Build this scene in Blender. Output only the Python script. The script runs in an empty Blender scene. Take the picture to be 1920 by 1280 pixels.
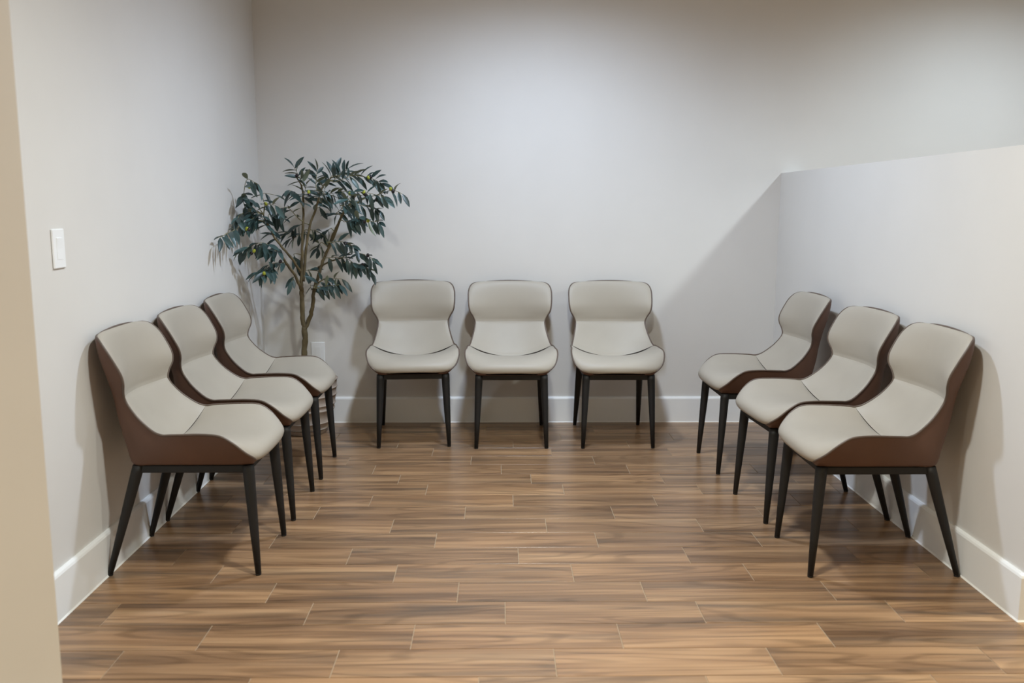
import bpy, math, random
from mathutils import Vector, Matrix

# ------------------------------------------------------------------ camera, light, exposure
scene = bpy.context.scene
COL = scene.collection
scene.view_settings.view_transform = 'Standard'
scene.view_settings.look = 'None'
scene.view_settings.gamma = 1.0
scene.view_settings.use_curve_mapping = False
scene.view_settings.exposure = 0.0

FPX, PITCH, YAW, ROLL = 1668.6, 0.15065, 0.01559, 0.00231
CAM = Vector((-0.01864, -5.09076, 1.24814))
_F = Vector((math.sin(YAW) * math.cos(PITCH), math.cos(YAW) * math.cos(PITCH), -math.sin(PITCH)))
_R = Vector((math.cos(YAW), -math.sin(YAW), 0.0))
_U = _R.cross(_F)
_R2 = _R * math.cos(ROLL) + _U * math.sin(ROLL)
_U2 = -_R * math.sin(ROLL) + _U * math.cos(ROLL)
cam_data = bpy.data.cameras.new('camera')
cam_data.sensor_width = 36.0
cam_data.lens = FPX * 36.0 / 1920.0
cam_data.clip_start = 0.05
cam_data.dof.use_dof = True
cam_data.dof.focus_distance = 4.0
cam_data.dof.aperture_fstop = 3.2
cam = bpy.data.objects.new('camera', cam_data)
COL.objects.link(cam)
cam.matrix_world = Matrix(((_R2.x, _U2.x, -_F.x, CAM.x), (_R2.y, _U2.y, -_F.y, CAM.y),
                           (_R2.z, _U2.z, -_F.z, CAM.z), (0, 0, 0, 1)))
scene.camera = cam

world = bpy.data.worlds.new('world')
world.use_nodes = True
world.node_tree.nodes['Background'].inputs[0].default_value = (0.05, 0.05, 0.05, 1)
world.node_tree.nodes['Background'].inputs[1].default_value = 0.0
scene.world = world

CEIL = 2.74
# recessed ceiling downlights: x, y, (red, green, blue watts); the lamps over the chairs are cool white, the warm ones further forward are unseen and added for fill
LAMPS = [(0.18, -1.22, (122, 146, 180)), (2.66, -1.10, (86, 103, 117)),
         (0.20, -3.00, (180, 188, 178)), (2.66, -2.90, (190, 200, 180)),
         (0.45, -4.60, (14, 12, 9)), (2.66, -5.00, (20, 18, 13)),
         (-2.60, -5.40, (285, 272, 226)), (0.20, -6.90, (320, 286, 186)), (2.66, -7.00, (20, 18, 13))]
CONE = 160.0
LAMP_SIZE = 0.09

# ------------------------------------------------------------------ helpers
def link(o, parent=None):
    COL.objects.link(o)
    if parent is not None:
        o.parent = parent
    return o

def mesh_of(name, verts, faces, mats, smooth=False, fmats=None):
    me = bpy.data.meshes.new(name)
    me.from_pydata([tuple(v) for v in verts], [], faces)
    for m in (mats if isinstance(mats, (list, tuple)) else [mats]):
        me.materials.append(m)
    if fmats:
        me.polygons.foreach_set('material_index', fmats)
    if smooth:
        me.polygons.foreach_set('use_smooth', [True] * len(me.polygons))
    me.update()
    return me

def obj(name, me, parent=None, loc=(0, 0, 0), rot=(0, 0, 0)):
    o = bpy.data.objects.new(name, me)
    o.location = loc
    o.rotation_euler = rot
    return link(o, parent)

def empty(name, loc=(0, 0, 0), rz=0.0):
    o = bpy.data.objects.new(name, None)
    o.empty_display_size = 0.1
    o.location = loc
    o.rotation_euler = (0, 0, rz)
    return link(o)

def tag(o, label=None, cat=None, group=None, kind=None):
    if label: o['label'] = label
    if cat: o['category'] = cat
    if group: o['group'] = group
    if kind: o['kind'] = kind
    return o

class MB:
    """collects boxes, tubes and lathes into one mesh"""
    def __init__(self):
        self.v, self.f, self.m = [], [], []
    def add(self, vs, fs, mi=0):
        b = len(self.v)
        self.v += [tuple(p) for p in vs]
        self.f += [[b + i for i in f] for f in fs]
        self.m += [mi] * len(fs)
        return self
    def box(self, x0, x1, y0, y1, z0, z1, mi=0):
        vs = [(x, y, z) for z in (z0, z1) for y in (y0, y1) for x in (x0, x1)]
        return self.add(vs, [[0, 2, 3, 1], [4, 5, 7, 6], [0, 1, 5, 4], [2, 6, 7, 3], [0, 4, 6, 2], [1, 3, 7, 5]], mi)
    def bevel_box(self, x0, x1, y0, y1, z0, z1, b, mi=0):
        # chamfer towards every edge: 24 verts (three per corner)
        vs, idx = [], {}
        cx = ((x0, 1), (x1, -1)); cy = ((y0, 1), (y1, -1)); cz = ((z0, 1), (z1, -1))
        for i, (x, sx) in enumerate(cx):
            for j, (y, sy) in enumerate(cy):
                for k, (z, sz) in enumerate(cz):
                    idx[i, j, k] = len(vs)
                    vs += [(x, y + sy * b, z + sz * b), (x + sx * b, y, z + sz * b), (x + sx * b, y + sy * b, z)]
        I = lambda i, j, k, a: idx[i, j, k] + a
        fs = []
        for i in (0, 1):
            q = [I(i, 0, 0, 0), I(i, 1, 0, 0), I(i, 1, 1, 0), I(i, 0, 1, 0)]; fs.append(q[::-1] if i == 0 else q)
        for j in (0, 1):
            q = [I(0, j, 0, 1), I(1, j, 0, 1), I(1, j, 1, 1), I(0, j, 1, 1)]; fs.append(q if j == 0 else q[::-1])
        for k in (0, 1):
            q = [I(0, 0, k, 2), I(1, 0, k, 2), I(1, 1, k, 2), I(0, 1, k, 2)]; fs.append(q[::-1] if k == 0 else q)
        for j in (0, 1):
            for k in (0, 1):
                fs.append([I(0, j, k, 1), I(1, j, k, 1), I(1, j, k, 2), I(0, j, k, 2)])
        for i in (0, 1):
            for k in (0, 1):
                fs.append([I(i, 0, k, 0), I(i, 1, k, 0), I(i, 1, k, 2), I(i, 0, k, 2)])
            for j in (0, 1):
                fs.append([I(i, j, 0, 0), I(i, j, 1, 0), I(i, j, 1, 1), I(i, j, 0, 1)])
        for t in idx.values():
            fs.append([t, t + 1, t + 2])
        return self.add(vs, fs, mi)
    def tube(self, pts, rads, n=8, closed=False, caps=True, mi=0):
        pts = [Vector(p) for p in pts]
        N = len(pts)
        if not isinstance(rads, (list, tuple)):
            rads = [rads] * N
        vs, fs = [], []
        nrm = None
        for i, p in enumerate(pts):
            a = pts[(i - 1) % N] if (closed or i > 0) else p
            b = pts[(i + 1) % N] if (closed or i < N - 1) else p
            t = (b - a).normalized()
            if nrm is None:
                up = Vector((0, 0, 1)) if abs(t.z) < 0.9 else Vector((1, 0, 0))
                nrm = t.cross(up).normalized()
            nrm = (nrm - t * nrm.dot(t)).normalized()
            bi = t.cross(nrm)
            for k in range(n):
                ang = 2 * math.pi * k / n
                vs.append(p + (nrm * math.cos(ang) + bi * math.sin(ang)) * rads[i])
        M = N if closed else N - 1
        for i in range(M):
            j = (i + 1) % N
            for k in range(n):
                l = (k + 1) % n
                fs.append([i * n + k, i * n + l, j * n + l, j * n + k])
        if caps and not closed:
            fs.append([k for k in range(n)][::-1])
            fs.append([(N - 1) * n + k for k in range(n)])
        return self.add(vs, fs, mi)
    def lathe(self, prof, n=40, c=(0, 0, 0), mi=0, cap0=True, cap1=True):
        vs, fs = [], []
        for r, z in prof:
            for k in range(n):
                a = 2 * math.pi * k / n
                vs.append((c[0] + r * math.cos(a), c[1] + r * math.sin(a), c[2] + z))
        for i in range(len(prof) - 1):
            for k in range(n):
                l = (k + 1) % n
                fs.append([i * n + k, i * n + l, (i + 1) * n + l, (i + 1) * n + k])
        if cap0: fs.append([k for k in range(n)][::-1])
        if cap1: fs.append([(len(prof) - 1) * n + k for k in range(n)])
        return self.add(vs, fs, mi)
    def build(self, name, mats, parent=None, smooth=False, loc=(0, 0, 0), rot=(0, 0, 0)):
        return obj(name, mesh_of(name, self.v, self.f, mats, smooth, self.m), parent, loc, rot)

def catmull(rows, sub):
    """refine a list of equal-length tuples, Catmull-Rom, sub steps per span"""
    out = []
    n = len(rows)
    for i in range(n - 1):
        p0, p1, p2, p3 = rows[max(i - 1, 0)], rows[i], rows[i + 1], rows[min(i + 2, n - 1)]
        for s in range(sub):
            t = s / sub
            out.append(tuple(0.5 * ((2 * b) + (-a + c) * t + (2 * a - 5 * b + 4 * c - d) * t * t +
                                    (-a + 3 * b - 3 * c + d) * t ** 3) for a, b, c, d in zip(p0, p1, p2, p3)))
    out.append(tuple(rows[-1]))
    return out

# ------------------------------------------------------------------ materials
def srgb(r, g, b):
    f = lambda c: (c / 255 / 12.92) if c / 255 <= 0.04045 else ((c / 255 + 0.055) / 1.055) ** 2.4
    return (f(r), f(g), f(b), 1.0)

class NT:
    def __init__(self, name):
        self.mat = bpy.data.materials.new(name)
        self.mat.use_nodes = True
        self.t = self.mat.node_tree
        self.bsdf = self.t.nodes['Principled BSDF']
    def n(self, kind, **kw):
        nd = self.t.nodes.new(kind)
        for k, v in kw.items():
            if k.startswith('i_'):
                key = k[2:]
                key = int(key) if key.isdigit() else key.replace('_', ' ')
                nd.inputs[key].default_value = v
            else:
                setattr(nd, k, v)
        return nd
    def l(self, a, b):
        self.t.links.new(a, b)
    def set(self, **kw):
        for k, v in kw.items():
            self.bsdf.inputs[k.replace('_', ' ')].default_value = v
    def ramp(self, fac, stops, interp='LINEAR'):
        r = self.n('ShaderNodeValToRGB')
        r.color_ramp.interpolation = interp
        e = r.color_ramp.elements
        while len(e) < len(stops): e.new(0.5)
        for el, (p, c) in zip(e, stops):
            el.position = p
            el.color = c
        self.l(fac, r.inputs[0])
        return r.outputs[0]
    def bump(self, h, strength, dist):
        b = self.n('ShaderNodeBump')
        b.inputs['Strength'].default_value = strength
        b.inputs['Distance'].default_value = dist
        self.l(h, b.inputs['Height'])
        self.l(b.outputs[0], self.bsdf.inputs['Normal'])

def noise_mat(name, c0, c1, scale, rough=0.6, bump=0.0, bdist=0.001, stretch=(1, 1, 1), detail=4, spec=0.5, bscale=None):
    m = NT(name)
    tc = m.n('ShaderNodeTexCoord')
    mp = m.n('ShaderNodeMapping'); mp.inputs['Scale'].default_value = stretch
    m.l(tc.outputs['Object'], mp.inputs[0])
    nz = m.n('ShaderNodeTexNoise'); nz.inputs['Scale'].default_value = scale; nz.inputs['Detail'].default_value = detail
    m.l(mp.outputs[0], nz.inputs['Vector'])
    m.l(m.ramp(nz.outputs[0], [(0.3, c0), (0.7, c1)]), m.bsdf.inputs['Base Color'])
    m.set(Roughness=rough)
    m.bsdf.inputs['Specular IOR Level'].default_value = spec
    if bump:
        h = nz.outputs[0]
        if bscale:
            n2 = m.n('ShaderNodeTexNoise'); n2.inputs['Scale'].default_value = bscale; n2.inputs['Detail'].default_value = 3
            m.l(mp.outputs[0], n2.inputs['Vector']); h = n2.outputs[0]
        m.bump(h, bump, bdist)
    return m.mat

M_wall = noise_mat('wall_paint', srgb(215, 212, 208), srgb(218, 215, 211), 3.0, 0.62, 0.12, 0.0006, bscale=170, spec=0.3)
M_ceil = noise_mat('ceiling_paint', srgb(226, 223, 217), srgb(229, 226, 220), 3.0, 0.8, 0.1, 0.0006, bscale=140, spec=0.2)
M_trim = noise_mat('trim_paint', srgb(238, 238, 237), srgb(241, 241, 240), 4.0, 0.38, 0.05, 0.0004, bscale=60)
M_caulk = noise_mat('caulk', srgb(235, 233, 228), srgb(238, 236, 231), 8.0, 0.5)
M_plastic = noise_mat('white_plastic', srgb(238, 239, 240), srgb(241, 242, 243), 6.0, 0.3)
M_grout = noise_mat('grout', srgb(158, 138, 114), srgb(172, 152, 128), 60.0, 0.85, 0.2, 0.0005)
M_cream = noise_mat('cream_leather', srgb(161, 153, 141), srgb(166, 158, 146), 5.0, 0.5, 0.10, 0.0004, bscale=420, spec=0.35)
M_brown = noise_mat('brown_leather', srgb(91, 65, 52), srgb(100, 72, 58), 6.0, 0.48, 0.12, 0.0004, bscale=380, spec=0.4)
M_pipe = noise_mat('piping_leather', srgb(86, 72, 63), srgb(94, 79, 69), 9.0, 0.5, 0.1, 0.0003, bscale=300)
M_leg = noise_mat('black_metal', srgb(25, 24, 24), srgb(29, 28, 28), 20.0, 0.55, 0.05, 0.0002, bscale=400, spec=0.4)
M_glide = noise_mat('black_plastic', srgb(22, 21, 21), srgb(26, 25, 25), 20.0, 0.6)
M_pot = noise_mat('taupe_pot', srgb(164, 148, 134), srgb(182, 167, 153), 14.0, 0.7, 0.2, 0.001, stretch=(1, 1, 4))
M_soil = noise_mat('moss', srgb(62, 52, 36), srgb(96, 84, 58), 60.0, 0.95, 0.8, 0.006)
M_bark = noise_mat('bark', srgb(72, 62, 41), srgb(112, 98, 68), 30.0, 0.85, 0.6, 0.002, stretch=(1, 1, 0.4), detail=6)
M_twig = noise_mat('twig_bark', srgb(112, 108, 76), srgb(146, 140, 104), 40.0, 0.8, 0.3, 0.001)
M_olg = noise_mat('green_olive', srgb(136, 142, 40), srgb(166, 170, 60), 40.0, 0.3)
M_olb = noise_mat('black_olive', srgb(26, 22, 28), srgb(40, 33, 40), 40.0, 0.22)
M_ring = noise_mat('lamp_trim', srgb(236, 236, 234), srgb(240, 240, 238), 10.0, 0.5)

def leaf_mat(name, c0, c1, rough):
    m = NT(name)
    oi = m.n('ShaderNodeObjectInfo')
    m.l(m.ramp(oi.outputs['Random'], [(0.0, c0), (1.0, c1)]), m.bsdf.inputs['Base Color'])
    m.set(Roughness=rough)
    return m.mat
M_leaf_top = leaf_mat('leaf_upper', srgb(34, 50, 49), srgb(71, 95, 93), 0.40)
M_leaf_bot = leaf_mat('leaf_underside', srgb(104, 116, 98), srgb(134, 142, 120), 0.6)

def lens_mat(col):
    m = NT('lamp_lens')
    m.set(Roughness=0.4)
    m.bsdf.inputs['Base Color'].default_value = (0.9, 0.9, 0.9, 1)
    m.bsdf.inputs['Emission Color'].default_value = (*col, 1)
    m.bsdf.inputs['Emission Strength'].default_value = 6.0
    return m.mat

def plank_mat():
    m = NT('wood_look_tile')
    tc = m.n('ShaderNodeTexCoord')
    oi = m.n('ShaderNodeObjectInfo')
    ge = m.n('ShaderNodeNewGeometry')
    ad = m.n('ShaderNodeMath', operation='ADD'); m.l(oi.outputs['Random'], ad.inputs[0]); m.l(ge.outputs['Random Per Island'], ad.inputs[1])
    rnd = m.n('ShaderNodeMath', operation='FRACT'); m.l(ad.outputs[0], rnd.inputs[0])
    wn = m.n('ShaderNodeTexWhiteNoise', noise_dimensions='1D'); m.l(rnd.outputs[0], wn.inputs['W'])
    off = m.n('ShaderNodeVectorMath', operation='SCALE'); m.l(wn.outputs['Color'], off.inputs[0]); off.inputs['Scale'].default_value = 40.0
    co = m.n('ShaderNodeVectorMath', operation='ADD'); m.l(tc.outputs['Object'], co.inputs[0]); m.l(off.outputs[0], co.inputs[1])
    def nz(scale_vec, detail, dist, rough=0.55):
        mp = m.n('ShaderNodeMapping'); mp.inputs['Scale'].default_value = scale_vec
        m.l(co.outputs[0], mp.inputs[0])
        n = m.n('ShaderNodeTexNoise'); n.inputs['Scale'].default_value = 1.0
        n.inputs['Detail'].default_value = detail; n.inputs['Distortion'].default_value = dist; n.inputs['Roughness'].default_value = rough
        m.l(mp.outputs[0], n.inputs['Vector'])
        return n.outputs[0]
    broad = nz((0.9, 15.0, 1.0), 3, 0.35)
    fine = nz((1.6, 120.0, 1.0), 5, 0.25)
    streak = nz((0.9, 34.0, 1.0), 4, 0.5, 0.5)
    smoky = nz((1.3, 16.0, 3.0), 3, 0.6, 0.5)
    ringf = nz((0.85, 6.5, 2.0), 1.2, 0.25)
    base = m.ramp(broad, [(0.28, srgb(110, 84, 63)), (0.46, srgb(141, 110, 82)), (0.60, srgb(162, 129, 97)), (0.78, srgb(177, 145, 112))])
    sk = m.ramp(streak, [(0.50, (0, 0, 0, 1)), (0.70, (0.62, 0.62, 0.62, 1))])
    mx = m.n('ShaderNodeMix', data_type='RGBA'); m.l(sk, mx.inputs[0])
    m.l(base, mx.inputs[6]); mx.inputs[7].default_value = srgb(100, 79, 61)
    kk = m.ramp(smoky, [(0.54, (0, 0, 0, 1)), (0.72, (0.8, 0.8, 0.8, 1))])
    mk = m.n('ShaderNodeMix', data_type='RGBA'); m.l(kk, mk.inputs[0])
    m.l(mx.outputs[2], mk.inputs[6]); mk.inputs[7].default_value = srgb(96, 80, 66)
    # growth rings: contour lines of a slow noise give cathedral figures
    k1 = m.n('ShaderNodeMath', operation='MULTIPLY'); m.l(ringf, k1.inputs[0]); k1.inputs[1].default_value = 80.0
    k2 = m.n('ShaderNodeMath', operation='SINE'); m.l(k1.outputs[0], k2.inputs[0])
    rg = m.ramp(k2.outputs[0], [(0.25, (1.03, 1.03, 1.03, 1)), (0.95, (0.80, 0.79, 0.78, 1))])
    mr = m.n('ShaderNodeMix', data_type='RGBA', blend_type='MULTIPLY'); mr.inputs[0].default_value = 1.0
    m.l(mk.outputs[2], mr.inputs[6]); m.l(rg, mr.inputs[7])
    fr = m.ramp(fine, [(0.3, (0.84, 0.83, 0.82, 1)), (0.7, (1.08, 1.08, 1.08, 1))])
    mu = m.n('ShaderNodeMix', data_type='RGBA', blend_type='MULTIPLY'); mu.inputs[0].default_value = 1.0
    m.l(mr.outputs[2], mu.inputs[6]); m.l(fr, mu.inputs[7])
    # plank to plank tone
    tone = m.ramp(rnd.outputs[0], [(0.0, (0.83, 0.83, 0.84, 1)), (0.5, (1.0, 0.99, 0.98, 1)), (1.0, (1.14, 1.11, 1.07, 1))])
    mt = m.n('ShaderNodeMix', data_type='RGBA', blend_type='MULTIPLY'); mt.inputs[0].default_value = 1.0
    m.l(mu.outputs[2], mt.inputs[6]); m.l(tone, mt.inputs[7])
    m.l(mt.outputs[2], m.bsdf.inputs['Base Color'])
    m.set(Roughness=0.28)
    m.bsdf.inputs['Specular IOR Level'].default_value = 0.5
    m.bump(fine, 0.07, 0.0006)
    return m.mat
M_plank = plank_mat()

# ------------------------------------------------------------------ room shell
WX0, WX1 = -1.362, 1.580        # inner faces of the left wall and the half-height wall
RX = 4.30                       # far right wall of the larger room
YB = -8.6                       # wall behind the camera
LX = -4.2
Y_STUB = -3.19                  # face of the near wall that cuts the left edge
Y_END = -2.545                  # near end of the half-height wall
HW_T = 0.13                     # its thickness
HW_H = 1.437

def wall(name, *b):
    mb = MB(); mb.box(*b)
    return tag(mb.build(name, M_wall), kind='structure')
wall('wall_back', LX, RX + 0.1, 0.0, 0.12, -0.02, CEIL)
wall('wall_left', WX0 - 0.13, WX0, Y_STUB + 0.09, 0.0, -0.02, CEIL)
# splayed wall end beside the opening: its face looks back towards the room the picture is taken from
NX, NY = -1.010, Y_STUB
FX, FY = -1.710, Y_STUB - 0.404
mb = MB()
pl = [(NX, NY), (WX0, NY + 0.09), (FX, NY + 0.09), (FX, FY)]
mb.add([(x, y, -0.02) for x, y in pl] + [(x, y, CEIL) for x, y in pl],
       [[0, 1, 2, 3], [7, 6, 5, 4], [0, 4, 5, 1], [1, 5, 6, 2], [2, 6, 7, 3], [3, 7, 4, 0]])
tag(mb.build('wall_near_left', M_wall), kind='structure')
wall('wall_rear_left', LX, FX, FY, FY + 0.12, -0.02, CEIL)
mb = MB(); mb.box(WX1, WX1 + HW_T, Y_END, 0.0, -0.02, HW_H)
tag(mb.build('wall_right', M_wall), 'half-height painted wall behind the right-hand row of chairs', kind='structure')
wall('wall_far_right', RX, RX + 0.12, YB, 0.0, -0.02, CEIL)
wall('wall_behind_camera', LX, RX + 0.1, YB - 0.12, YB, -0.02, CEIL)
wall('wall_far_left', LX - 0.12, LX, YB, Y_STUB + 0.13, -0.02, CEIL)
mb = MB(); mb.box(LX, RX, YB, 0.0, CEIL, CEIL + 0.1)
tag(mb.build('ceiling', M_ceil), kind='structure')

# baseboards: profile with an eased top, run along a path
BH, BT = 0.150, 0.015
def baseboard(name, segs):
    """segs: (start, end, outward normal) on the floor plan, wall face line; mitre added via ext"""
    mb, cb = MB(), MB()
    for (ax, ay), (bx, by), (nx, ny), e0, e1 in segs:
        prof = [(0, 0), (BT, 0), (BT, BH - 0.012), (BT - 0.003, BH - 0.005), (BT - 0.008, BH), (0, BH)]
        dx, dy = bx - ax, by - ay
        L = math.hypot(dx, dy); dx, dy = dx / L, dy / L
        vs = []
        for s in (0, 1):
            for d, z in prof:
                px, py = (ax, ay) if s == 0 else (bx, by)
                k = (-e0 * d) if s == 0 else (e1 * d)
                vs.append((px + nx * d + dx * k, py + ny * d + dy * k, z))
        n = len(prof)
        fs = [[i, (i + 1) % n, n + (i + 1) % n, n + i] for i in range(n)] + [list(range(n))[::-1], [n + i for i in range(n)]]
        mb.add(vs, fs)
        vs = []
        for s in (0, 1):
            for d, z in ((BT, 0), (BT + 0.004, 0), (BT, 0.005)):
                px, py = (ax, ay) if s == 0 else (bx, by)
                k = (-e0 * d) if s == 0 else (e1 * d)
                vs.append((px + nx * d + dx * k, py + ny * d + dy * k, z))
        cb.add(vs, [[0, 1, 4, 3], [1, 2, 5, 4], [2, 0, 3, 5], [0, 2, 1], [3, 4, 5]])
    o = tag(mb.build(name, M_trim), kind='structure')
    cb.build('caulk_line', M_caulk, o)
    return o
baseboard('baseboard_back', [((WX0, 0), (WX1, 0), (0, -1), -1, -1)])
baseboard('baseboard_left', [((WX0, Y_STUB + 0.09), (WX0, 0), (1, 0), 0, -1)])
baseboard('baseboard_right', [((WX1, 0), (WX1, Y_END), (-1, 0), -1, 1), ((WX1, Y_END), (WX1 + HW_T, Y_END), (0, -1), 1, 1)])
baseboard('baseboard_near_left', [((FX, FY), (NX, NY), (0.5, -0.866), 0, 0)])

# floor: grout bed, every plank a part of it
mb = MB(); mb.box(LX, RX, YB, 0.0, -0.06, -0.0016)
floor_o = tag(mb.build('floor', M_grout), kind='structure')
PW, PL, G = 0.1525, 0.6095, 0.0026
# row edge nearest the back wall, then one measured joint x for each row
ROW0 = -0.273 + 2 * PW
ROW_JOINT = [0.20, 0.52, 0.322, 0.060, 0.255, 0.456, 0.605, 0.133, 0.272, 0.045, 0.454, 0.171, 0.354, 0.054, 0.237, 0.459, 0.003, 0.340, 0.139]
FIT = [-0.273, -0.431, -0.577, -0.724, -0.890, -1.034, -1.184, -1.336, -1.480, -1.632, -1.784, -1.935, -2.092, -2.246, -2.406, -2.567, -2.728, -2.870]
mean0 = sum(f + PW * i for i, f in enumerate(FIT)) / len(FIT)
ROW0 = mean0 + 2 * PW
full_cache = {}
def plank_mesh(L, W):
    key = (round(L, 3), round(W, 3))
    if key not in full_cache:
        c = 0.0006
        x, y = L / 2, W / 2
        vs = [(-x, -y, -0.004), (x, -y, -0.004), (x, y, -0.004), (-x, y, -0.004),
              (-x, -y, -c), (x, -y, -c), (x, y, -c), (-x, y, -c),
              (-x + c, -y + c, 0), (x - c, -y + c, 0), (x - c, y - c, 0), (-x + c, y - c, 0)]
        fs = []
        for a, b in ((0, 4), (4, 8)):
            for i in range(4):
                j = (i + 1) % 4
                fs.append([a + i, a + j, b + j, b + i])
        fs += [[8, 9, 10, 11], [3, 2, 1, 0]]
        full_cache[key] = mesh_of('plank', vs, fs, M_plank)
    return full_cache[key]
rest = MB()
n_rows = int(8.7 / PW)
nplank = 0
for r in range(n_rows):
    y1 = ROW0 - PW * r
    y0 = y1 - PW
    if y0 < YB: break
    yt, yb = min(y1, 0.0) - G / 2, y0 + G / 2
    if yt - yb < 0.01: continue
    jx = ROW_JOINT[r] if r < len(ROW_JOINT) else (0.339 + 0.2 * (r - 18)) % PL
    k0 = int((LX - jx) / PL) - 1
    for k in range(k0, k0 + 18):
        a, b = jx + k * PL, jx + (k + 1) * PL
        a, b = max(a, LX), min(b, RX)
        if b - a < 0.02: continue
        inside = (b > WX0 and a < WX1) if y0 > Y_END else (b > -2.3 and a < 2.6 and y0 > -4.6)
        if y0 > Y_END:
            a, b = (max(a, WX0 - 0.005), min(b, WX1 + 0.005)) if inside else (a, b)
            if b - a < 0.02: continue
        if inside and nplank < 298:
            me = plank_mesh(b - a - G, yt - yb)
            obj('plank', me, floor_o, ((a + b) / 2, (yt + yb) / 2, 0.0))
            nplank += 1
        else:
            rest.box(a + G / 2, b - G / 2, yb, yt, -0.004, 0.0)
tag(rest.build('planks', M_plank, floor_o), kind='stuff')

# ------------------------------------------------------------------ recessed downlights, the front ones added for fill
lens = {}
for i, (lx, ly, rgb) in enumerate(LAMPS):
    watts = max(rgb)
    colr = tuple(round(c / watts, 4) for c in rgb)
    e = empty('downlight', (lx, ly, CEIL))
    where = ['in the ceiling above the middle back chair', 'in the ceiling beyond the half-height wall near the back wall',
             'in the ceiling between the two side rows of chairs', 'in the ceiling beyond the near end of the half-height wall',
             'added as unseen fill in the ceiling just ahead of where the picture is taken from', 'added as unseen fill in the ceiling far to the right in front of the chairs',
             'added as unseen fill in the ceiling to the left behind the near wall', 'added as unseen fill in the ceiling far behind the chairs', 'added as unseen fill in the ceiling at the far right rear of the room'][i]
    tag(e, 'round recessed white downlight ' + where, 'light', 'recessed ceiling downlights')
    m = MB(); m.lathe([(0.058, 0.0), (0.058, -0.004), (0.070, -0.006), (0.082, -0.003), (0.084, 0.0)], 32, cap0=False, cap1=False)
    m.build('trim_ring', M_ring, e, smooth=True)
    key = colr
    if key not in lens: lens[key] = lens_mat(colr)
    m = MB(); m.lathe([(0.058, 0.0), (0.058, -0.0025)], 32)
    m.build('lens', lens[key], e)
    ld = bpy.data.lights.new('downlight_lamp', 'SPOT')
    ld.energy = watts
    ld.color = colr
    ld.spot_size = math.radians(CONE)
    ld.spot_blend = 0.80
    ld.shadow_soft_size = LAMP_SIZE
    lo = bpy.data.objects.new('lamp', ld)
    lo.location = (0, 0, -0.035)
    link(lo, e)

# ------------------------------------------------------------------ chairs
# rows from the front edge over the seat and up the back:
# half width, forward and height of the piped edge | forward and height of the centre line | lower corner of the shell (x, forward, z)
CH = [
 (0.1344, 0.5068, 0.4006, 0.522, 0.4035, 0.13, 0.497, 0.388),
 (0.1699, 0.5093, 0.4026, 0.525, 0.412, 0.155, 0.496, 0.387),
 (0.1978, 0.5103, 0.4156, 0.522, 0.43, 0.172, 0.494, 0.386),
 (0.2256, 0.4882, 0.4416, 0.504, 0.444, 0.18, 0.47, 0.386),
 (0.24, 0.4525, 0.4779, 0.47, 0.452, 0.184, 0.438, 0.386),
 (0.2413, 0.4118, 0.5015, 0.425, 0.455, 0.186, 0.4, 0.386),
 (0.2347, 0.3515, 0.5058, 0.36, 0.453, 0.186, 0.34, 0.386),
 (0.2329, 0.2872, 0.5044, 0.285, 0.446, 0.186, 0.28, 0.386),
 (0.2294, 0.244, 0.5026, 0.225, 0.439, 0.186, 0.22, 0.386),
 (0.2238, 0.2177, 0.5012, 0.196, 0.438, 0.186, 0.16, 0.386),
 (0.2166, 0.1852, 0.5129, 0.172, 0.456, 0.184, 0.1, 0.388),
 (0.2046, 0.1382, 0.5501, 0.122, 0.51, 0.178, 0.078, 0.45),
 (0.1955, 0.1048, 0.59, 0.078, 0.572, 0.172, 0.056, 0.535),
 (0.1946, 0.0921, 0.6162, 0.049, 0.61, 0.17, 0.046, 0.595),
 (0.2049, 0.0933, 0.6421, 0.045, 0.64, 0.176, 0.04, 0.636),
 (0.2217, 0.1019, 0.6728, 0.042, 0.676, 0.192, 0.038, 0.672),
 (0.2286, 0.0988, 0.7043, 0.038, 0.708, 0.204, 0.034, 0.704),
 (0.2315, 0.0793, 0.7453, 0.03, 0.75, 0.21, 0.024, 0.746),
 (0.2299, 0.0554, 0.7856, 0.02, 0.788, 0.209, 0.016, 0.786),
 (0.2166, 0.0315, 0.8135, 0.011, 0.814, 0.2, 0.01, 0.812),
 (0.1892, 0.011, 0.8246, 0.004, 0.828, 0.172, 0, 0.823),
 (0.1412, -0.0001, 0.826, 0.0003, 0.834, 0.13, -0.006, 0.825)]
SUB = 4
CR = catmull(CH, SUB)
I_SEAM1, I_SEAM2 = 9 * SUB, 13 * SUB
FC = 0.25                                   # chair origin: middle of the four feet
def edge(i, s):
    w, fe, ze = CR[i][:3]
    return Vector((s * w, fe - FC, ze))
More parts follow.
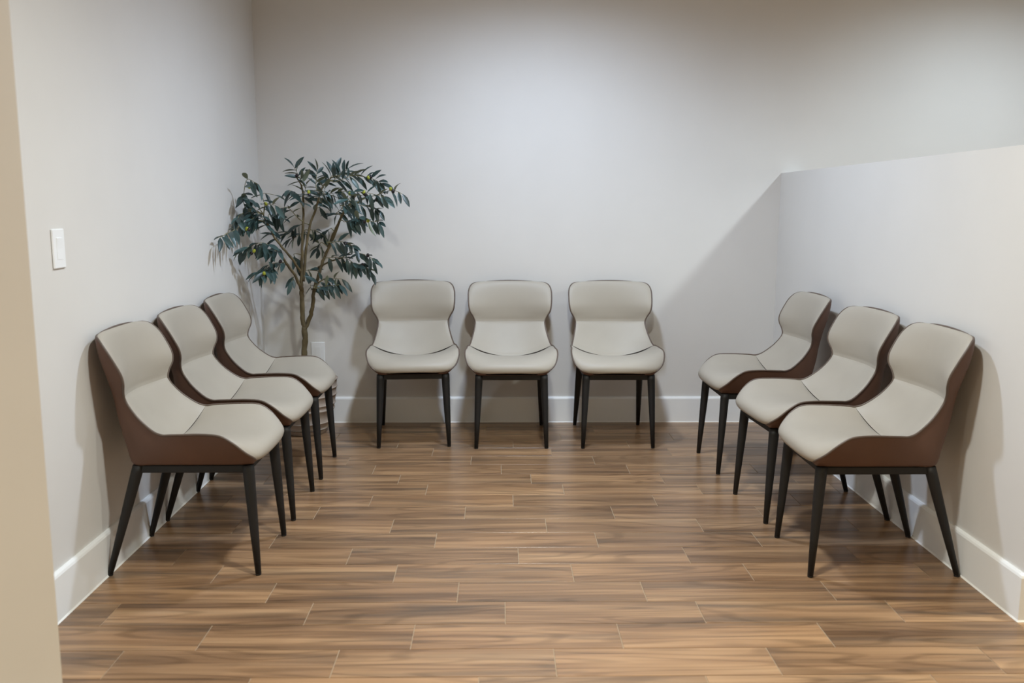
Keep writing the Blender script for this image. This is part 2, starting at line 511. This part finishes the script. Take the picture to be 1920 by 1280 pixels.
def cushion(name, i0, i1, bulge, power, parent, soft=8, last=8):
    NU = 28
    rows = []
    for i in range(i0, i1 + 1):
        w, fe, ze, fc, zc = CR[i][:5]
        row = []
        for k in range(NU + 1):
            u = -1 + 2 * k / NU
            u = math.sin(u * math.pi / 2) * 0.35 + u * 0.65
            g = abs(u) ** power
            row.append(Vector((u * w, fc + (fe - fc) * g - FC, zc + (ze - zc) * g)))
        rows.append(row)
    nr = len(rows)
    pos = []
    for a in range(nr):
        for k in range(NU + 1):
            dv = rows[min(a + 1, nr - 1)][k] - rows[max(a - 1, 0)][k]
            du = rows[a][min(k + 1, NU)] - rows[a][max(k - 1, 0)]
            n = du.cross(-dv).normalized()
            if n.z * 0.6 + n.y < 0: n = -n
            u = abs(rows[a][k].x) / max(1e-6, CR[i0 + a][0])
            s = a / (nr - 1)
            bu = max(0.0, 1 - min(1, u) ** 7) ** 0.55
            e = 2 * s - 1
            ex = soft if e < 0 else last                      # how gently the pad runs into its first seam
            bv = max(0.0, 1 - abs(e) ** ex) ** (0.5 if ex > 4 else 1.1)
            pos.append(rows[a][k] + n * (bulge * bu * bv))
    fs = []
    for a in range(nr - 1):
        for k in range(NU):
            q = a * (NU + 1) + k
            fs.append([q, q + 1, q + NU + 2, q + NU + 1])
    me = mesh_of(name, pos, fs, M_cream, True)
    me.flip_normals() if sum(p.normal.z + p.normal.y for p in me.polygons) < 0 else None
    return obj(name, me, parent)

def shell_row(i):
    w, fe, ze, fc, zc, kx, kf, kz = CR[i]
    E_, K = Vector((w, fe, ze)), Vector((kx, kf, kz))
    O = Vector((0, kf - (0.004 if 11 * SUB < i < 17 * SUB else 0.0), kz))
    mid = (E_ + K) / 2 + Vector((0.008, 0, 0))
    out = []
    ka, kb = E_ + (K - E_) * 0.90, K + (O - K) * 0.09
    for s in range(9):
        t = s / 9
        out.append((E_ * (1 - t) ** 2 + mid * (2 * t * (1 - t)) + ka * t * t))
    for s in range(4):
        t = s / 3
        out.append(ka * (1 - t) ** 2 + K * (2 * t * (1 - t)) + kb * t * t)
    for s in range(1, 4):
        out.append(kb + (O - kb) * (s / 3))
    full = out + [Vector((-p.x, p.y, p.z)) for p in out[-2::-1]]
    return [Vector((p.x, p.y - FC, p.z)) for p in full]

def make_chair():
    root = empty('waiting_chair')
    cushion('seat_cushion', 0, I_SEAM1, 0.010, 2.8, root, 8, 3)
    cushion('lumbar_cushion', I_SEAM1, I_SEAM2, 0.011, 2.1, root, 3)
    cushion('backrest_cushion', I_SEAM2, len(CR) - 1, 0.012, 2.0, root, 2.2, 3)
    # brown outer shell
    rows = [shell_row(i) for i in range(len(CR))]
    n = len(rows[0])
    vs = [p for r in rows for p in r]
    fs = [[a * n + k, a * n + k + 1, (a + 1) * n + k + 1, (a + 1) * n + k] for a in range(len(rows) - 1) for k in range(n - 1)]
    fs.append(list(range(n)))
    fs.append([(len(rows) - 1) * n + k for k in range(n)][::-1])
    obj('shell', mesh_of('shell', vs, fs, M_brown, True), root)
    # piping loop
    N = len(CR)
    loop = [edge(i, 1) for i in range(N)]
    for k in range(1, 14):
        u = 1 - 2 * k / 14
        w, fe, ze, fc, zc = CR[-1][:5]
        g = abs(u) ** 2.0
        loop.append(Vector((u * w, fc + (fe - fc) * g - FC, zc + (ze - zc) * g + 0.0015)))
    loop += [edge(i, -1) for i in range(N - 1, -1, -1)]
    for k in range(1, 12):
        u = -1 + 2 * k / 12
        w, fe, ze, fc, zc = CR[0][:5]
        g = abs(u) ** 2.8
        loop.append(Vector((u * w, fc + (fe - fc) * g - FC, zc + (ze - zc) * g)))
    m = MB(); m.tube(loop, 0.0038, 8, closed=True)
    m.build('piping', M_pipe, root, True)
    # metal frame under the seat
    m = MB()
    z0, z1 = 0.359, 0.386
    for s in (-1, 1):
        m.bevel_box(s * 0.167 - 0.011, s * 0.167 + 0.011, 0.108 - FC, 0.482 - FC, z0, z1, 0.003)
    m.bevel_box(-0.166, 0.166, 0.466 - FC, 0.486 - FC, z0, z1, 0.003)
    m.bevel_box(-0.166, 0.166, 0.104 - FC, 0.124 - FC, z0, z1, 0.003)
    m.build('seat_frame', M_leg, root)
    for sx in (-1, 1):
        for top_f, foot_f in ((0.480, 0.5035), (0.114, 0.0)):
            a = Vector((sx * 0.168, top_f - FC, 0.386)); b = Vector((sx * 0.183, foot_f - FC, 0.006))
            m = MB()
            pts = [a.lerp(b, t) for t in (0, 0.06, 0.3, 0.65, 1.0)]
            m.lathe([(r, 0.0) for r in (0.0195, 0.0198, 0.0180, 0.0143, 0.0100)][::-1], 18, cap0=True, cap1=True)
            for k, p in enumerate(pts[::-1]):                      # level rings that follow the splay
                for q in range(18):
                    v = m.v[k * 18 + q]
                    m.v[k * 18 + q] = (v[0] + p.x, v[1] + p.y, p.z)
            lg = m.build('leg', M_leg, root, True)
            mm = lg.data
            for p in mm.polygons:
                if len(p.vertices) > 4: p.use_smooth = False
            m = MB(); m.lathe([(0.0088, 0.0), (0.0098, 0.002), (0.0098, 0.0065)], 14, (b.x, b.y, 0.0))
            m.build('glide', M_glide, lg)
    return root

def copy_tree(o, parent=None):
    c = o.copy(); COL.objects.link(c); c.parent = parent
    for ch in o.children: copy_tree(ch, c)
    return c

D = math.radians
CHAIRS = [
 (-1.093, -2.003, -90.0, 'cream chair with brown shell on the left wall, nearest the light switch', 'row of chairs along the left wall'),
 (-1.094, -1.470, -90.0, 'cream chair with brown shell, middle one of the left wall row', 'row of chairs along the left wall'),
 (-1.093, -0.926, -89.5, 'cream chair with brown shell on the left wall, in front of the potted olive tree', 'row of chairs along the left wall'),
 (-0.480, -0.307, 184.7, 'cream chair against the back wall, slightly turned, next to the olive tree', 'row of chairs along the back wall'),
 (0.048, -0.333, 180.4, 'cream chair against the back wall, the middle one of three facing forward', 'row of chairs along the back wall'),
 (0.606, -0.332, 180.0, 'cream chair against the back wall, the rightmost of three facing forward', 'row of chairs along the back wall'),
 (1.267, -0.853, 91.7, 'cream chair with brown shell on the right half-height wall, closest to the back corner', 'row of chairs along the right wall'),
 (1.288, -1.505, 94.0, 'cream chair with brown shell, middle one of the right wall row', 'row of chairs along the right wall'),
 (1.300, -2.040, 90.0, 'cream chair with brown shell at the near end of the right half-height wall', 'row of chairs along the right wall')]
proto = make_chair()
for i, (x, y, rz, lab, grp) in enumerate(CHAIRS):
    c = proto if i == 0 else copy_tree(proto)
    c.location = (x, y, 0.0)
    c.rotation_euler = (0, 0, D(rz))
    tag(c, lab, 'chair', grp)

# ------------------------------------------------------------------ switch and outlet plate
sw = empty('light_switch', (WX0, -2.347, 1.1175)); sw.rotation_euler = (0, 0, 0)
tag(sw, 'white rocker light switch on the left wall', 'light switch')
m = MB(); m.bevel_box(0.0, 0.0065, -0.037, 0.037, -0.060, 0.060, 0.0025); m.build('cover_plate', M_plastic, sw)
m = MB()
m.add([(0.0066, -0.0165, -0.033), (0.0066, 0.0165, -0.033), (0.0066, -0.0165, 0.033), (0.0066, 0.0165, 0.033),
       (0.0078, -0.0158, -0.0322), (0.0078, 0.0158, -0.0322), (0.0088, -0.0158, 0.0322), (0.0088, 0.0158, 0.0322), (0.0072, -0.0158, 0.0), (0.0072, 0.0158, 0.0)],
      [[4, 5, 9, 8], [8, 9, 7, 6], [0, 1, 5, 4], [2, 6, 7, 3], [0, 4, 8, 6, 2], [1, 3, 7, 9, 5]])
m.build('rocker', M_plastic, sw)
wp = empty('wall_outlet', (-1.0585, 0.0, 0.412))
tag(wp, 'white outlet cover plate low on the back wall beside the olive trunk', 'outlet')
m = MB(); m.bevel_box(-0.039, 0.039, -0.0065, 0.0, -0.060, 0.060, 0.0025); m.build('cover_plate', M_plastic, wp)
m = MB(); m.bevel_box(-0.0168, 0.0168, -0.0078, -0.006, -0.0335, 0.0335, 0.0006); m.build('receptacle', M_plastic, wp)

# ------------------------------------------------------------------ potted olive tree
BRANCHES = [
 ('trunk', [(-1.091, -0.23, 0.331), (-1.091, -0.23, 0.427), (-1.082, -0.23, 0.51), (-1.082, -0.23, 0.593)], 0.0165, 0.015),
 ('trunkL', [(-1.083, -0.23, 0.587), (-1.092, -0.23, 0.658), (-1.09, -0.24, 0.747), (-1.089, -0.25, 0.806)], 0.0135, 0.0115),
 ('trunkR', [(-1.08, -0.23, 0.581), (-1.057, -0.22, 0.633), (-1.039, -0.21, 0.7), (-1.033, -0.2, 0.775), (-1.006, -0.19, 0.871), (-0.969, -0.2, 0.968), (-0.927, -0.21, 1.05), (-0.867, -0.22, 1.188), (-0.825, -0.22, 1.251), (-0.784, -0.22, 1.305)], 0.012, 0.0045),
 ('A', [(-1.09, -0.25, 0.796), (-1.109, -0.3, 0.879), (-1.142, -0.36, 0.951), (-1.167, -0.4, 1.009), (-1.198, -0.42, 1.04)], 0.009, 0.004),
 ('A2', [(-1.087, -0.27, 0.896), (-1.108, -0.32, 0.955), (-1.152, -0.36, 1.025), (-1.188, -0.38, 1.081), (-1.217, -0.4, 1.142), (-1.233, -0.42, 1.202)], 0.0078, 0.0035),
 ('B', [(-1.089, -0.25, 0.793), (-1.084, -0.25, 0.894), (-1.072, -0.26, 1.052), (-1.059, -0.27, 1.238), (-1.061, -0.28, 1.342), (-1.09, -0.28, 1.403)], 0.0095, 0.0035),
 ('B2', [(-1.077, -0.25, 0.843), (-1.062, -0.24, 0.988), (-1.034, -0.23, 1.145), (-0.995, -0.22, 1.251), (-0.967, -0.22, 1.344), (-0.916, -0.22, 1.399)], 0.008, 0.0035),
 ('C2', [(-0.946, -0.2, 1.024), (-0.905, -0.22, 1.113), (-0.855, -0.24, 1.201), (-0.793, -0.27, 1.257)], 0.007, 0.0035),
 ('C3', [(-1.005, -0.19, 0.915), (-0.935, -0.22, 0.949), (-0.864, -0.26, 0.971)], 0.0055, 0.003),
 ('C4', [(-1.032, -0.2, 0.794), (-1.006, -0.23, 0.829), (-0.961, -0.26, 0.857)], 0.005, 0.003),
]
TWIGS = [
 ([(-1.058, -0.262, 1.361), (-1.1, -0.28, 1.452)], 8),
 ([(-0.999, -0.218, 1.344), (-0.994, -0.2, 1.437)], 7),
 ([(-0.953, -0.196, 1.363), (-0.907, -0.16, 1.432)], 8),
 ([(-0.908, -0.229, 1.381), (-0.827, -0.22, 1.443)], 9),
 ([(-0.888, -0.273, 1.373), (-0.784, -0.3, 1.409)], 7),
 ([(-0.822, -0.256, 1.411), (-0.709, -0.27, 1.398), (-0.635, -0.32, 1.367)], 11),
 ([(-0.861, -0.295, 1.324), (-0.719, -0.34, 1.318), (-0.603, -0.39, 1.293)], 12),
 ([(-0.664, -0.295, 1.306), (-0.578, -0.34, 1.33), (-0.518, -0.39, 1.311)], 5),
 ([(-0.86, -0.24, 1.251), (-0.735, -0.24, 1.251), (-0.654, -0.29, 1.227)], 10),
 ([(-0.895, -0.191, 1.213), (-0.811, -0.15, 1.276)], 7),
 ([(-0.832, -0.306, 1.165), (-0.749, -0.36, 1.184)], 10),
 ([(-0.785, -0.328, 1.202), (-0.695, -0.4, 1.173), (-0.634, -0.45, 1.168)], 8),
 ([(-0.938, -0.174, 1.125), (-0.995, -0.12, 1.085)], 6),
 ([(-0.931, -0.29, 1.053), (-0.849, -0.33, 1.061), (-0.78, -0.38, 1.039)], 9),
 ([(-0.949, -0.273, 0.971), (-0.838, -0.3, 0.973), (-0.763, -0.35, 0.926)], 10),
 ([(-0.792, -0.311, 1.005), (-0.709, -0.37, 0.989), (-0.66, -0.42, 0.962)], 6),
 ([(-0.841, -0.29, 0.947), (-0.747, -0.33, 0.938), (-0.691, -0.38, 0.904)], 7),
 ([(-1.008, -0.256, 0.812), (-0.959, -0.27, 0.858), (-0.856, -0.32, 0.862)], 8),
 ([(-1.011, -0.273, 0.808), (-0.936, -0.3, 0.823), (-0.864, -0.35, 0.833)], 7),
 ([(-1.048, -0.185, 0.793), (-1.063, -0.14, 0.821)], 3),
 ([(-1.082, -0.218, 0.898), (-1.048, -0.2, 0.903)], 3),
 ([(-1.088, -0.185, 1.15), (-1.169, -0.14, 1.111)], 6),
 ([(-1.089, -0.185, 1.099), (-1.164, -0.14, 1.066)], 5),
 ([(-1.079, -0.174, 1.112), (-1.071, -0.12, 1.097)], 3),
 ([(-1.038, -0.185, 1.118), (-1.022, -0.14, 1.117)], 3),
 ([(-0.99, -0.18, 1.049), (-1.014, -0.13, 1.014)], 5),
 ([(-1.06, -0.295, 1.25), (-1.085, -0.34, 1.311), (-1.104, -0.39, 1.328)], 10),
 ([(-1.058, -0.273, 1.287), (-1.031, -0.3, 1.36)], 7),
 ([(-1.01, -0.18, 1.251), (-1.005, -0.13, 1.301)], 7),
 ([(-0.965, -0.273, 1.269), (-0.933, -0.3, 1.342)], 7),
 ([(-0.999, -0.174, 1.238), (-0.951, -0.12, 1.276)], 5),
 ([(-0.879, -0.174, 1.201), (-0.94, -0.12, 1.2)], 3),
 ([(-1.077, -0.29, 1.177), (-1.127, -0.33, 1.238), (-1.146, -0.38, 1.232)], 9),
 ([(-1.229, -0.356, 1.129), (-1.244, -0.45, 1.202), (-1.289, -0.5, 1.22)], 11),
 ([(-1.315, -0.405, 1.22), (-1.31, -0.5, 1.267), (-1.277, -0.55, 1.376), (-1.21, -0.6, 1.352)], 7),
 ([(-1.282, -0.41, 1.262), (-1.301, -0.55, 1.296)], 6),
 ([(-1.25, -0.328, 1.226), (-1.224, -0.4, 1.256), (-1.164, -0.45, 1.25)], 7),
 ([(-1.256, -0.3, 1.256), (-1.253, -0.35, 1.31), (-1.18, -0.4, 1.304)], 3),
 ([(-1.254, -0.41, 1.202), (-1.283, -0.55, 1.168)], 12),
 ([(-1.315, -0.456, 1.167), (-1.315, -0.626, 1.135), (-1.315, -0.783, 1.117), (-1.315, -0.894, 1.101)], 9),
 ([(-1.241, -0.273, 1.201), (-1.173, -0.3, 1.183)], 6),
 ([(-1.2, -0.41, 1.039), (-1.223, -0.55, 1.063), (-1.315, -0.603, 1.024)], 11),
 ([(-1.171, -0.383, 1.014), (-1.213, -0.5, 1.031)], 9),
 ([(-1.147, -0.339, 0.95), (-1.201, -0.42, 0.949), (-1.256, -0.47, 0.91)], 8),
 ([(-1.223, -0.383, 0.934), (-1.224, -0.5, 0.906)], 9),
 ([(-1.218, -0.356, 0.932), (-1.189, -0.45, 0.909)], 4),
 ([(-1.115, -0.273, 0.877), (-1.129, -0.3, 0.848)], 2),
 ([(-1.128, -0.229, 0.987), (-1.112, -0.22, 0.955)], 2),
 ([(-1.196, -0.273, 1.064), (-1.225, -0.3, 1.121)], 5),
 ([(-0.849, -0.306, 1.239), (-0.789, -0.36, 1.299)], 6),
 ([(-0.948, -0.262, 1.312), (-0.864, -0.28, 1.318)], 7),
 ([(-1.303, -0.383, 1.226), (-1.315, -0.555, 1.203), (-1.315, -0.621, 1.169)], 7),
]
OLIVES = [ ((-0.707, -0.28, 1.398), 'g'), ((-0.695, -0.28, 1.401), 'b'), ((-0.723, -0.35, 1.321), 'g'), ((-0.716, -0.35, 1.307), 'b'), ((-0.8, -0.33, 1.312), 'g'), ((-0.583, -0.35, 1.337), 'g'), ((-0.57, -0.35, 1.325), 'b'), ((-1.009, -0.36, 1.319), 'g'), ((-1.007, -0.36, 1.308), 'b'), ((-1.281, -0.5, 1.343), 'g'), ((-1.219, -0.42, 1.258), 'g'), ((-1.262, -0.6, 1.132), 'b'), ((-1.273, -0.6, 1.135), 'g'), ((-1.247, -0.58, 1.023), 'g'), ((-1.26, -0.58, 1.012), 'b'), ((-1.216, -0.52, 0.906), 'g'), ((-1.223, -0.52, 0.89), 'b'), ((-0.825, -0.35, 1.051), 'b'), ((-0.704, -0.39, 0.992), 'b'), ((-0.735, -0.36, 0.941), 'b'), ((-0.713, -0.42, 1.167), 'b'), ((-0.694, -0.42, 1.172), 'g'), ((-1.082, -0.3, 1.407), 'b'), ((-1.148, -0.45, 0.963), 'b'), ((-0.656, -0.36, 1.281), 'b') ]
# 362
PX, PY = -1.090, -0.232
tree = empty('potted_olive_tree', (PX, PY, 0.0))
tag(tree, 'artificial olive tree in a ribbed taupe pot in the back left corner', 'potted tree')
prof = [(0.100, 0.0), (0.110, 0.002), (0.113, 0.020), (0.1155, 0.0235), (0.119, 0.026), (0.1225, 0.030)]
r = 0.122
for z0, z1, ra, rb in ((0.026, 0.070, .119, .136), (0.073, 0.141, .135, .156), (0.144, 0.171, .155, .1615), (0.174, 0.221, .161, .169), (0.224, 0.262, .168, .1725), (0.265, 0.305, .172, .176)):
    prof += [(ra, z0), ((ra + rb) / 2, (z0 + z1) / 2), (rb, z1 - 0.006), (rb + 0.004, z1 - 0.003), (rb + 0.004, z1), (rb + 0.001, z1 + 0.0015)]
prof += [(.170, .307), (.162, .306), (.158, .290), (.155, .262)]
m = MB(); m.lathe(prof, 56, cap1=False); m.build('pot', M_pot, tree, True)
random.seed(11)
m = MB()
vs, fs = [(0, 0, 0.283)], []
NR, NA = 7, 30
for a in range(1, NR + 1):
    for k in range(NA):
        t = 2 * math.pi * k / NA
        rr = 0.157 * a / NR
        vs.append((rr * math.cos(t), rr * math.sin(t), 0.283 - 0.012 * (a / NR) ** 2 + random.uniform(-.004, .004)))
for k in range(NA): fs.append([0, 1 + k, 1 + (k + 1) % NA])
for a in range(NR - 1):
    for k in range(NA):
        fs.append([1 + a * NA + k, 1 + (a + 1) * NA + k, 1 + (a + 1) * NA + (k + 1) % NA, 1 + a * NA + (k + 1) % NA])
m.add(vs, fs); m.build('moss', M_soil, tree, True)

def loc(p): return Vector((p[0] - PX, p[1] - PY, p[2]))
branch_pts = []
for name, pts, r0, r1 in BRANCHES:
    P = [loc(p) for p in pts]
    if name == 'trunk':
        P = [Vector((0.004, 0, 0.262))] + P[1:]
    Q = [Vector(t) for t in catmull([tuple(p) for p in P], 5)]
    n = len(Q)
    rad, Q2 = [], []
    for i, p in enumerate(Q):
        t = i / (n - 1)
        rad.append((r0 + (r1 - r0) * t) * random.uniform(0.90, 1.10))
        w = 0.0022 if 0 < i < n - 1 else 0
        Q2.append(p + Vector((random.uniform(-w, w), random.uniform(-w, w), 0)))
    m = MB(); m.tube(Q2, rad, 10)
    m.build('trunk' if name.startswith('trunk') else 'branch', M_bark, tree, True)
    branch_pts += Q

# leaf: two skins with a folded midrib, upper side blue-green, underside pale
def leaf_mesh(L, W, fold, curl):
    st = [(0.0, 0.06), (0.18, 0.62), (0.42, 1.0), (0.68, 0.86), (0.88, 0.42), (1.0, 0.0)]
    vs, fs, fm = [], [], []
    for skin in (0, 1):
        b = len(vs)
        dz = 0.0 if skin == 0 else -0.0005
        for t, w in st:
            z = -curl * t * t * L
            vs += [(t * L, 0, z + dz), (t * L, w * W / 2, z + fold * w * W + dz), (t * L, -w * W / 2, z + fold * w * W + dz)]
        for i in range(len(st) - 1):
            a, c = b + 3 * i, b + 3 * (i + 1)
            q = [[a, c, c + 1, a + 1], [a, a + 2, c + 2, c]]
            fs += q if skin == 0 else [f[::-1] for f in q]
            fm += [skin] * 2
    return vs, fs, fm
LEAF = []
for L, W, fo, cu in ((.080, .0250, .20, .16), (.068, .0225, .25, .10), (.090, .0255, .17, .24), (.058, .0200, .22, .06)):
    v, f, fm = leaf_mesh(L, W, fo, cu)
    LEAF.append((mesh_of('leaf', v, f, [M_leaf_top, M_leaf_bot], True, fm), v, f, fm))

def leaf_matrix(p, d, up):
    d = d.normalized()
    z = (up - d * up.dot(d))
    if z.length < 1e-3: z = Vector((0, 1, 0)) - d * d.y
    z.normalize()
    y = z.cross(d)
    return Matrix(((d.x, y.x, z.x, p.x), (d.y, y.y, z.y, p.y), (d.z, y.z, z.z, p.z), (0, 0, 0, 1)))

LIM = Vector((WX0 - PX, -PY, 0))
all_leaves = []
random.seed(5)
for pts, nl in TWIGS:
    P = [loc(p) for p in pts]
    # root the twig on the nearest branch
    near = min(branch_pts, key=lambda q: (q - P[0]).length + max(0.0, q.z - P[0].z) * 0.6)
    mid = near.lerp(P[0], 0.55) + Vector((0, 0, 0.006))
    chain = ([near, mid] if (near - P[0]).length > 0.03 else [near]) + P
    Q = [Vector(t) for t in catmull([tuple(p) for p in chain], 5)]
    m = MB(); n = len(Q)
    m.tube(Q, [0.0030 + (0.0011 - 0.0030) * i / (n - 1) for i in range(n)], 6)
    tw = m.build('twig', M_twig, tree, True)
    leafy = [Vector(t) for t in catmull([tuple(p) for p in P], 8)]
    nl = int(nl * (1.5 if pts[-1][0] < -1.2 else 1.25) + 0.5)
    for k in range(nl):
        t = 0.08 + 0.92 * (k + 0.5) / nl if k < nl - 1 else 1.0
        x = t * (len(leafy) - 1)
        i = min(int(x), len(leafy) - 2)
        p = leafy[i].lerp(leafy[i + 1], x - i)
        tan = (leafy[i + 1] - leafy[i]).normalized()
        side = tan.cross(Vector((0, 1, 0.25)))
        side.normalize()
        ang = random.uniform(0.5, 1.15) * (1 if k % 2 else -1)
        if k == nl - 1: ang = random.uniform(-0.2, 0.2)
        d = tan * math.cos(ang) + side * math.sin(ang)
        hang = -0.80 if (p.z < 1.33 or p.x + PX < -1.2) else -0.12      # lower and left sprays droop, the top ones stand up
        if k % 4 == 3: hang *= 0.2
        d += Vector((random.uniform(-.15, .15), random.uniform(-.50, .25), hang + random.uniform(-.3, .3)))
        up = Vector((random.uniform(-.5, .5), random.uniform(-1.0, 0.1), random.uniform(.5, 1.0)))
        kind = random.choice((0, 0, 1, 2, 2, 3))
        Lf = (.080, .068, .090, .058)[kind]
        dn = d.normalized()
        tip = p + dn * Lf
        if tip.x < LIM.x + 0.012: d.x = abs(d.x) * 0.3 + 0.05
        if tip.y > LIM.y - 0.012: d.y = -abs(d.y)
        all_leaves.append((p.y + PY, tw, kind, leaf_matrix(p, d, up)))
order = sorted(range(len(all_leaves)), key=lambda i: all_leaves[i][0])
single = set(order[:298])
rest = MB()
for i, (yy, tw, kind, mat) in enumerate(all_leaves):
    if i in single:
        o = bpy.data.objects.new('leaf', LEAF[kind][0])
        link(o, tw)
        o.matrix_basis = mat
    else:
        me, v, f, fm = LEAF[kind]
        b = len(rest.v)
        rest.v += [tuple(mat @ Vector(p)) for p in v]
        rest.f += [[b + q for q in ff] for ff in f]
        rest.m += fm
tag(rest.build('inner_leaves', [M_leaf_top, M_leaf_bot], tree, True), kind='stuff')

ol = {}
for key, mt, nm in (('g', M_olg, 'green_olive'), ('b', M_olb, 'black_olive')):
    m = MB()
    pr = [(max(0.0002, 0.0086 * math.sin(math.pi * t / 10) ** 0.85), 0.0112 * -math.cos(math.pi * t / 10)) for t in range(11)]
    m.lathe(pr, 14)
    ol[key] = (mesh_of(nm, m.v, m.f, mt, True), nm)
for p, key in OLIVES:
    o = obj(ol[key][1], ol[key][0], tree, loc(p), (random.uniform(-.9, .9), random.uniform(-.9, .9), 0))
